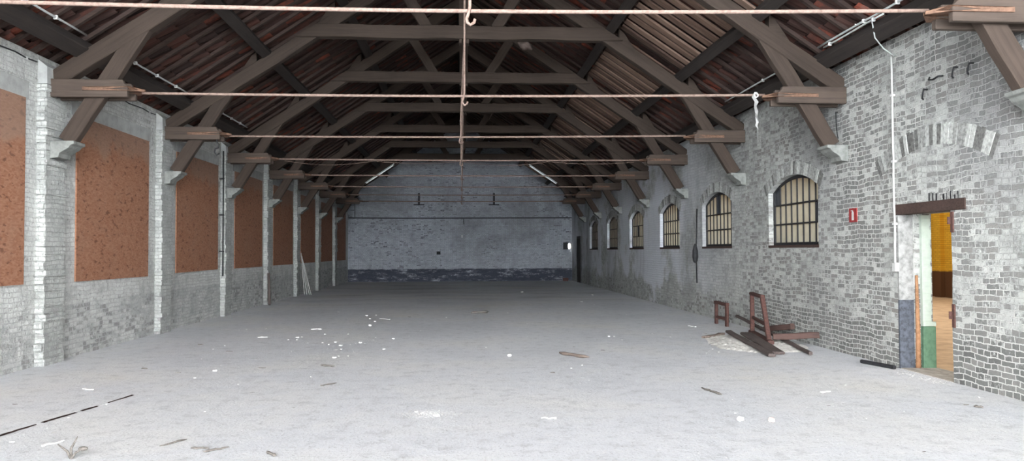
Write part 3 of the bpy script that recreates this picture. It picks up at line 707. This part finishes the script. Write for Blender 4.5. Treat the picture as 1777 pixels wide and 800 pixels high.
for s, lb in ((-1, 'white fluorescent tube lamp under the left rafter before the end gable'), (1, 'white fluorescent tube lamp under the right rafter before the end gable')):
    x0, x1 = 3.18, 4.52; y = TY[7]-.02
    t = empty('tube_lamp', (s*x0, y, under(x0)), lb, 'lamp', 'tube lamps at the far truss')
    dx, dz = s*(x1-x0), under(x1)-under(x0)
    timber('lamp_body', (0, 0, -.03), (dx, 0, dz-.03), .08, .05, M_conduit, t, seg=1, jit=0, bev=.008)
    bm = bmesh.new(); tube(bm, [(dx*.03, 0, dz*.03-.085), (dx*.97, 0, dz*.97-.085)], .022, 8); link('tube', bm, m_t, t)
# sagging cable under the rod of the fourth and fifth truss
bm = bmesh.new(); pts = []
for k in range(61):
    x = -4.5+9.0*k/60; u = (k % 15)/15
    pts.append((x, TY[3]+.03, 3.91-.10*math.sin(PI*u)*(1 if (k//15) % 2 == 0 else .55)))
tube(bm, pts, .0055, 5); tag(link('cable', bm, M_rod), 'thin pale cable sagging in loops under the fourth tie rod', 'cable')
# iron hook and drain pipe by the left piers
bm = bmesh.new(); tube(bm, [(0, 0, .02), (.0, 0, -.05), (.04, 0, -.10), (.03, 0, -.17), (-.03, 0, -.19), (-.04, 0, -.26), (.0, 0, -.32), (.05, 0, -.28)], .014, 6)
tag(link('iron_hook', bm, M_black, loc=(-4.86, TY[2]-.15, 3.84)), 'bent iron hook hanging from the left foot of the third truss', 'hook')
t = empty('drain_pipe', (XW+.09, TY[3]-PW/2-.10, 1.0), 'thin black pipe down the left wall before the third pier in view', 'pipe')
bm = bmesh.new(); tube(bm, [(0, 0, 3.1), (0, .01, 2), (0, 0, 0)], .017, 8); link('pipe', bm, M_black, t)
for z in (.6, 1.5, 2.4):
    bm = bmesh.new(); box(bm, (-.09, -.025, z), (.022, .025, z+.03)); bevel(bm, .004); link('clip', bm, M_black, t)
# leaning post and strips
o = timber('leaning_post', (-5.66, 23.1, .045), (-5.80, 23.55, .95), .07, .09, M_plank, None, seg=4); tag(o, 'dark wooden post leaning against the left wall pier', 'post')
for k in range(4):
    o = timber('trunking_strip', (-5.76+.075*k, 28.66+.03*k, .02), (XP+.03+.03*k, 28.38+.004*k, 1.55-.12*k), .035, .018, M_conduit if k == 1 else M_whitepl, None, up=(1, 0, .1), seg=5, jit=.008, bev=.003)
    tag(o, 'slender white strip in the bundle leaning on a far left pier', 'strip', 'white strips leaning on the left pier')

# ------------------------------------------------------------------ rusty frames by the right wall
t = empty('rusty_trestle', (5.19, 13.14, 0), 'rusty red-brown trapezoid frame standing on planks by the right wall', 'frame')
def rel(p): return Vector(p)-Vector((5.19, 13.14, 0))
AX = (5.04-5.33, 12.39-13.89, 0)
timber('post', rel((5.33, 13.89, .06)), rel((5.33, 13.89, .80)), .075, .09, M_rust, t, up=AX, seg=4, jit=.003)
timber('post', rel((5.05, 12.42, .10)), rel((5.15, 12.96, .80)), .075, .09, M_rust, t, up=AX, seg=4, jit=.003)
timber('top_bar', rel((5.34, 13.94, .795)), rel((5.145, 12.93, .795)), .085, .055, M_rust, t, seg=3, jit=.003)
timber('cross_bar', rel((5.33, 13.85, .36)), rel((5.095, 12.64, .34)), .05, .06, M_rust, t, seg=3, jit=.003)
timber('base_rail', rel((5.35, 14.0, .085)), rel((5.03, 12.30, .085)), .10, .065, M_rust, t, seg=3, jit=.003)
o = timber('beam', (5.10, 12.40, .17), (5.80, 12.23, .205), .10, .10, M_redwood, None, seg=6); tag(o, 'red-brown round-ended beam under the trestle, nearer of two', 'beam', 'beams under the trestle')
o = timber('beam', (5.60, 13.95, .13), (5.76, 13.14, .26), .09, .10, M_redwood, None, seg=6); tag(o, 'short red-brown beam against the wall behind the trestle', 'beam', 'beams under the trestle')
o = timber('rail', (5.60, 15.45, .25), (5.25, 11.34, .035), .055, .055, M_plank, None, seg=8); tag(o, 'long dark narrow rail slanting down across the trestle foot', 'rail')
o = timber('plank', (4.735, 13.48, .150), (4.59, 11.19, .035), .11, .045, M_plank, None, seg=8); tag(o, 'long dark plank in front of the trestle, on the rubble heap', 'plank')
o = timber('plank', (4.94, 13.17, .145), (4.78, 11.42, .035), .20, .045, M_plank, None, seg=8)
tag(o, 'shorter worn plank between the trestle and the front plank', 'plank')
t = empty('rusty_trestle', (5.52, 16.1, 0), 'small rusty upright frame farther along the right wall', 'frame')
timber('post', (0, .36, .0), (0, .36, .46), .06, .09, M_rust, t, up=(0, 1, 0), seg=3); timber('post', (0, -.30, .0), (0, -.30, .46), .06, .10, M_rust, t, up=(0, 1, 0), seg=3)
timber('top_bar', (0, .42, .46), (0, -.36, .46), .07, .07, M_rust, t, seg=3); timber('cross_bar', (0, .36, .15), (0, -.30, .15), .05, .06, M_rust, t, seg=3)
bm = bmesh.new(); nx, ny = 30, 40; g = []; rg = random.Random(21)
for i in range(nx+1):
    row = []
    for j in range(ny+1):
        u, v = i/nx*2-1, j/ny*2-1; rr = math.hypot(u*(1+.15*math.sin(4*v)), v*(1+.1*math.cos(5*u)))
        h = max(0, 1-rr*rr)**1.3*.085 + (rg.uniform(0, .02) if rr < .95 else 0)
        row.append(bm.verts.new((u*.75, v*1.35, h-.004)))
    g.append(row)
for i in range(nx):
    for j in range(ny): bm.faces.new((g[i][j], g[i+1][j], g[i+1][j+1], g[i][j+1]))
tag(link('rubble_heap', bm, M_sand, loc=(4.92, 12.95, 0)), 'low heap of pale sandy rubble under the rusty trestle', 'rubble', kind='stuff')
o = timber('wood_scrap', (4.34, 13.68, .03), (4.80, 13.93, .06), .08, .035, M_stick, None, seg=5, jit=.012); tag(o, 'brown splintered board left of the rubble heap', 'wood')
o = timber('black_bar', (5.60, 10.52, .03), (5.74, 9.93, .03), .05, .05, M_black, None, seg=2, jit=.001); tag(o, 'short black bar on the floor at the foot of the right wall', 'bar')

# ------------------------------------------------------------------ raised slab and dry weed, left foreground
bm = bmesh.new()
edge = [(-4.35, 5.2), (-4.19, 6.2), (-4.03, 7.03), (-3.92, 7.6), (-3.80, 8.2), (-3.67, 8.9)]; rg = random.Random(4)
top, bot, lft = [], [], []
for k, (x, y) in enumerate(edge):
    hgt = .006
    top.append((x+rg.uniform(-.02, .02), y, hgt)); bot.append((x+.02, y, -.01)); lft.append((x-1.5, y+.1, .001))
n = len(edge); T = [bm.verts.new(p) for p in top]; B = [bm.verts.new(p) for p in bot]; Lf = [bm.verts.new(p) for p in lft]
for k in range(n-1):
    bm.faces.new((B[k], B[k+1], T[k+1], T[k])); bm.faces.new((T[k], T[k+1], Lf[k+1], Lf[k]))
slab = tag(link('concrete_slab', bm, M_floor), 'cracked raised edge of concrete in the left foreground floor', 'slab')
bm = bmesh.new(); rg = random.Random(14); pa, pb = [], []
for k in range(41):
    u = k/40*(n-1); q = min(int(u), n-2); f_ = u-q; x = edge[q][0]*(1-f_)+edge[q+1][0]*f_; y = edge[q][1]*(1-f_)+edge[q+1][1]*f_
    w_ = -.020+.034*abs(math.sin(k*1.7))*rg.random()
    pa.append(bm.verts.new((x-.006+rg.uniform(-.012, .008), y, .0105))); pb.append(bm.verts.new((x+.024+w_, y, .004)))
for k in range(40):
    if k not in (6, 13, 14, 22, 29, 33, 34): bm.faces.new((pa[k], pb[k], pb[k+1], pa[k+1]))
bmesh.ops.solidify(bm, geom=list(bm.faces), thickness=.004)
link('crack_dirt', bm, M_lintel, slab)
t = empty('dry_weed', (-3.03, 6.22, 0), 'dry leafless weed standing at the bottom left edge', 'plant')
for pts in ([(0, 0, 0), (.0, .0, .08), (.045, .01, .17)], [(0, 0, .0), (-.03, 0, .06), (-.10, 0, .115)], [(0, 0, 0), (.03, .01, .045), (.085, .01, .075)]):
    bm = bmesh.new(); tube(bm, pts, [.011, .009, .004], 6); link('stem', bm, M_dark, t)
bm = bmesh.new(); bmesh.ops.create_icosphere(bm, subdivisions=2, radius=.026); bmesh.ops.scale(bm, vec=(1.4, 1, .7), verts=bm.verts); link('leaf', bm, M_dark, t, loc=(.085, .01, .075))

# ------------------------------------------------------------------ debris on the floor
WHITE=[[-3.26, 20.62, 0.078], [-2.37, 19.36, 0.103], [-2.19, 18.53, 0.07], [-2.15, 19.51, 0.059], [-1.98, 17.75, 0.081], [-2.65, 15.14, 0.058], [-2.2, 15.1, 0.046], [-2.44, 13.72, 0.053], [-2.29, 13.45, 0.041], [-2.23, 13.78, 0.084], [-2.06, 13.27, 0.101], [-1.92, 13.42, 0.031], [-1.85, 13.58, 0.031], [-1.78, 13.65, 0.093], [-1.69, 13.56, 0.031], [-1.98, 12.8, 0.049], [-1.92, 11.77, 0.108], [-1.89, 11.96, 0.046], [-1.6, 14.44, 0.044], [-1.26, 14.22, 0.075], [-1.28, 12.73, 0.077], [-1.74, 11.95, 0.036], [-1.0, 14.67, 0.033], [-0.83, 15.6, 0.035], [-0.38, 18.64, 0.042], [2.31, 29.72, 0.201], [0.39, 12.8, 0.048], [0.6, 15.02, 0.034], [1.42, 16.84, 0.038], [1.53, 17.23, 0.039], [1.14, 15.63, 0.035], [1.21, 14.35, 0.043], [4.67, 27.45, 0.125], [3.71, 23.81, 0.127], [3.88, 22.5, 0.069], [4.26, 22.7, 0.052], [1.91, 13.38, 0.031], [2.72, 14.2, 0.065], [2.17, 17.17, 0.039], [1.17, 19.85, 0.045], [1.48, 10.44, 0.048], [1.67, 10.69, 0.041], [2.85, 13.63, 0.053], [2.82, 14.19, 0.055], [3.83, 14.0, 0.044], [3.64, 14.61, 0.045], [4.35, 13.76, 0.054], [4.8, 19.62, 0.046], [4.08, 18.98, 0.044], [5.56, 21.83, 0.051], [3.36, 10.87, 0.026], [4.01, 11.87, 0.047], [4.03, 12.23, 0.039], [3.78, 11.76, 0.028], [-4.43, 16.2, 0.051], [-4.55, 16.1, 0.038], [-3.06, 14.59, 0.101], [-2.99, 14.21, 0.066], [-3.15, 14.23, 0.055], [-3.0, 14.68, 0.045], [-4.04, 13.46, 0.042], [-3.89, 11.83, 0.028], [-3.31, 10.62, 0.093], [-3.39, 10.06, 0.056], [-2.58, 7.95, 0.038], [-2.7, 13.74, 0.032], [-2.45, 13.72, 0.032], [-2.73, 12.58, 0.029], [-4.08, 16.4, 0.038], [-3.71, 16.36, 0.038], [-2.7, 9.53, 0.03], [-4.09, 13.0, 0.031], [-3.4, 11.15, 0.026], [-1.93, 10.02, 0.031], [-0.46, 7.75, 0.059], [-0.4, 7.69, 0.047], [-0.25, 7.54, 0.092], [4.5, 8.83, 0.03], [3.49, 7.64, 0.026], [2.67, 7.43, 0.03], [2.88, 8.09, 0.02], [3.82, 7.1, 0.025], [4.35, 7.37, 0.02], [4.52, 8.86, 0.03], [5.56, 7.99, 0.03], [3.73, 6.34, 0.017], [-3.8, 6.81, 0.06], [-3.74, 8.4, 0.035], [-3.7, 8.68, 0.029], [-3.78, 7.32, 0.025], [-3.81, 7.76, 0.04], [-3.43, 8.72, 0.028], [1.56, 9.45, 0.029], [2.13, 9.36, 0.029], [1.16, 9.48, 0.022], [2.37, 9.09, 0.021], [2.7, 9.52, 0.023]]
DARK=[[-1.6, 14.07, 0.085], [-1.31, 15.01, 0.045], [-1.62, 13.07, 0.04], [-2.05, 12.73, 0.097], [-1.29, 18.91, 0.114], [-1.91, 14.86, 0.045], [1.19, 12.72, 0.058], [1.56, 12.84, 0.049], [1.85, 12.74, 0.058], [2.41, 13.68, 0.063], [2.25, 12.25, 0.113], [0.18, 16.2, 0.049], [4.64, 14.51, 0.115], [3.45, 12.0, 0.066], [2.87, 11.27, 0.07], [3.33, 13.41, 0.042], [-3.74, 12.68, 0.15], [-3.25, 15.97, 0.049], [-2.75, 10.82, 0.144], [-4.52, 13.67, 0.13], [-2.39, 8.98, 0.085], [-1.73, 8.08, 0.05], [-2.83, 8.35, 0.027], [-2.19, 11.99, 0.046], [-3.79, 10.56, 0.085], [0.12, 10.02, 0.038], [-0.95, 8.58, 0.033], [-0.15, 7.8, 0.036], [-0.5, 9.63, 0.029], [-0.79, 6.53, 0.03], [3.48, 7.13, 0.061], [3.39, 6.87, 0.047], [3.75, 7.71, 0.059], [3.09, 7.97, 0.039], [2.58, 6.02, 0.025], [2.27, 5.85, 0.024], [3.87, 9.12, 0.045], [2.35, 6.68, 0.027], [4.79, 7.8, 0.056], [5.16, 7.62, 0.084], [4.92, 7.16, 0.026], [3.64, 5.9, 0.064], [-4.71, 8.48, 0.088], [-3.85, 9.36, 0.031], [-4.13, 8.08, 0.028], [-3.63, 7.15, 0.061], [-4.61, 8.6, 0.089], [1.18, 10.07, 0.092], [-4.36, 10.92, 0.124], [-3.75, 10.51, 0.084]]
STONES=[[-1.97, 16.67, 0.063, "white stone on the dark floor left of centre, beyond the chips"], [0.71, 11.65, 0.062, "round white pebble on the bare floor right of the middle"], [2.59, 7.08, 0.069, "angular white stone on the near floor, right of centre"], [2.87, 7.03, 0.064, "pinkish broken stone on the near floor, right of the white stone"]]
STRIPS=[[-3.09, 16.06, -2.88, 16.04, "long thin white strip on the floor, farthest left of the chips"], [-3.8, 14.66, -3.62, 14.64, "short white strip lying left of the paired white chips"], [3.99, 8.39, 4.11, 8.42, "thin white strip on near floor, right of the white stone"], [-4.41, 9.33, -4.28, 9.25, "small white strip on the raised slab at left"], [-3.45, 6.61, -3.37, 6.78, "white splintered strip below the slab edge at left"], [4.76, 15.97, 4.83, 15.72, "white scrap lying in front of the small rusty frame"], [0.75, 7.33, 0.89, 7.29, "white flat flake on the near floor, centre right"], [-1.93, 18.34, -1.69, 18.16, "pale thin strip on far floor left of centre"]]
STICKS=[[2.76, 8.75, 2.84, 8.32, "dark thin stick on the near floor, right of centre"], [1.49, 11.84, 1.86, 11.3, "brown splintered stick lying on the pale floor, right of centre"], [0.23, 19.59, 0.68, 19.91, "dark flat strip on the distant floor near the middle"], [-2.48, 6.53, -2.34, 6.75, "thin dark twig at lower left, slanting upward"], [-2.2, 6.44, -2.05, 6.43, "thin dark twig at lower left, lying level"], [-2.06, 6.32, -1.9, 6.45, "thin dark twig at lower left, rightmost of three"], [-1.68, 9.29, -1.52, 9.47, "thin dark bent twig left of the pale crumbs"], [-1.55, 6.26, -1.45, 6.13, "dark curled scrap at the bottom, left of centre"], [5.16, 7.5, 5.22, 7.44, "thin dark splinter near the right wall by the doorway"], [-1.98, 10.96, -1.77, 10.84, "thin dark stick just below the white chips"]]

def flake(name, rg, flat, m, k=7):
    bm = bmesh.new(); pts = []
    for i in range(k):
        a = 2*PI*(i+rg.uniform(-.3, .3))/k; r = rg.uniform(.35, .55); pts.append((r*math.cos(a), r*math.sin(a)*.8, 0))
    prism(bm, pts, (rg.uniform(-.05, .05), rg.uniform(-.05, .05), flat))
    for v in bm.verts:
        if v.co.z > .01: v.co.z *= rg.uniform(.7, 1.2); v.co.x *= .82; v.co.y *= .82
    me = bpy.data.meshes.new(name); bm.to_mesh(me); bm.free(); me.materials.append(m); return me
rg = random.Random(99)
WM = [flake('plaster_chip', rg, rg.uniform(.16, .30), M_chip, rg.choice((5, 6, 7))) for _ in range(6)]
DM = [flake('debris_scrap', rg, rg.uniform(.10, .25), M_dark, rg.choice((5, 6, 7))) for _ in range(5)]
def region(x, y):
    side = 'left' if x < -.6 else ('right' if x > 1.2 else 'middle'); dep = 'near' if y < 9.5 else ('mid' if y < 16 else 'far')
    return side, dep
RT = {('left', 'near'): 'in the left foreground', ('left', 'mid'): 'left of centre, in the middle distance', ('left', 'far'): 'on the far left floor',
      ('middle', 'near'): 'in the middle foreground', ('middle', 'mid'): 'at the middle of the floor', ('middle', 'far'): 'on the far middle floor',
      ('right', 'near'): 'in the right foreground', ('right', 'mid'): 'right of centre, towards the trestle', ('right', 'far'): 'on the far right floor'}
for lst, ms, nm, adj, cat in ((WHITE, WM, 'plaster_chip', 'small white plaster chip ', 'chip'), (DARK, DM, 'debris_scrap', 'small dark scrap ', 'debris')):
    for x, y, w in lst:
        o = bpy.data.objects.new(nm, rg.choice(ms)); C.objects.link(o); o.location = (x, y, -.001)
        w = max(.016, w*.80); dp = w*rg.uniform(.6, 1.0)
        if nm == 'debris_scrap': dp = w*rg.uniform(.25, .6)
        o.scale = (w, dp, min(w, dp)); o.rotation_euler = (0, 0, rg.uniform(-.35, .35))
        g = adj + 'scattered ' + RT[region(x, y)]
        tag(o, g, cat, g.replace('small ', '').replace('chip', 'chips').replace('scrap ', 'scraps '))
for x, y, w, lb in STONES:
    bm = bmesh.new(); bmesh.ops.create_icosphere(bm, subdivisions=2, radius=1)
    for v in bm.verts: v.co = Vector((v.co.x*w*.55, v.co.y*w*.45, v.co.z*w*.38))*rg.uniform(.82, 1.12)
    o = link('stone', bm, M_pink if 'pink' in lb else M_chip, loc=(x, y, w*.33)); tag(o, lb, 'stone')
for x0, y0, x1, y1, lb in STRIPS:
    o = timber('plaster_strip', (x0, y0, .012), (x1, y1, .012), .04 if y0 > 9 else .024, .012, M_chip, None, seg=4, jit=.006, bev=.004); tag(o, lb, 'strip')
for x0, y0, x1, y1, lb in STICKS:
    n = 'twig' if 'twig' in lb else 'stick'
    th = .016 if n == 'twig' else .024
    if 'brown' in lb: th = .05
    if 'flat' in lb: th = .07
    bm = bmesh.new(); k = 6; a = Vector((x0, y0, th*.5)); b = Vector((x1, y1, th*.5)); dv = (b-a).cross(Vector((0, 0, 1))).normalized()
    tube(bm, [a+(b-a)*i/k+dv*rg.uniform(-.12, .12)*min(.15, (b-a).length*.2)+Vector((0, 0, rg.uniform(0, .006))) for i in range(k+1)], [th*.25]+[th*rg.uniform(.4, .6) for _ in range(k-1)]+[th*.2], 6)
    tag(link(n, bm, M_stick if 'brown' in lb else M_dark), lb, 'stick')
# fine grit nobody could count
vs, fs = [], []; rg = random.Random(31)
def grain(x, y, r):
    b = len(vs); a = rg.uniform(0, 6.28)
    for k in range(4): vs.append((x+r*math.cos(a+k*PI/2)*rg.uniform(.6, 1.2), y+r*math.sin(a+k*PI/2)*rg.uniform(.6, 1.2), 0))
    vs.append((x, y, r*rg.uniform(.2, .45)))
    for k in range(4): fs.append((b+k, b+(k+1) % 4, b+4))
for k in range(5200):
    y = 5.5+ 18*rg.random()**1.5; x = rg.uniform(-5.7, 5.6)
    grain(x, y, rg.uniform(.003, .009))
for k in range(700): grain(rg.gauss(-1.9, .8), rg.gauss(13.0, 1.6), rg.uniform(.003, .010))
for k in range(700): grain(rg.gauss(-.33, .12), rg.gauss(7.65, .09), rg.uniform(.003, .010))
for k in range(900): grain(rg.gauss(4.6, .45), rg.gauss(12.9, .9), rg.uniform(.003, .011))
for k in range(250): grain(rg.gauss(5.72, .08), rg.uniform(8.8, 10.3), rg.uniform(.004, .013))
me = bpy.data.meshes.new('grit'); me.from_pydata(vs, [], fs); me.materials.append(plain('pale grit', (.56, .555, .545), .9, .2, 3, 0, col2=(.38, .37, .36)))
o = bpy.data.objects.new('grit', me); C.objects.link(o); tag(o, 'fine pale grit spread over the concrete floor', 'grit', kind='stuff')
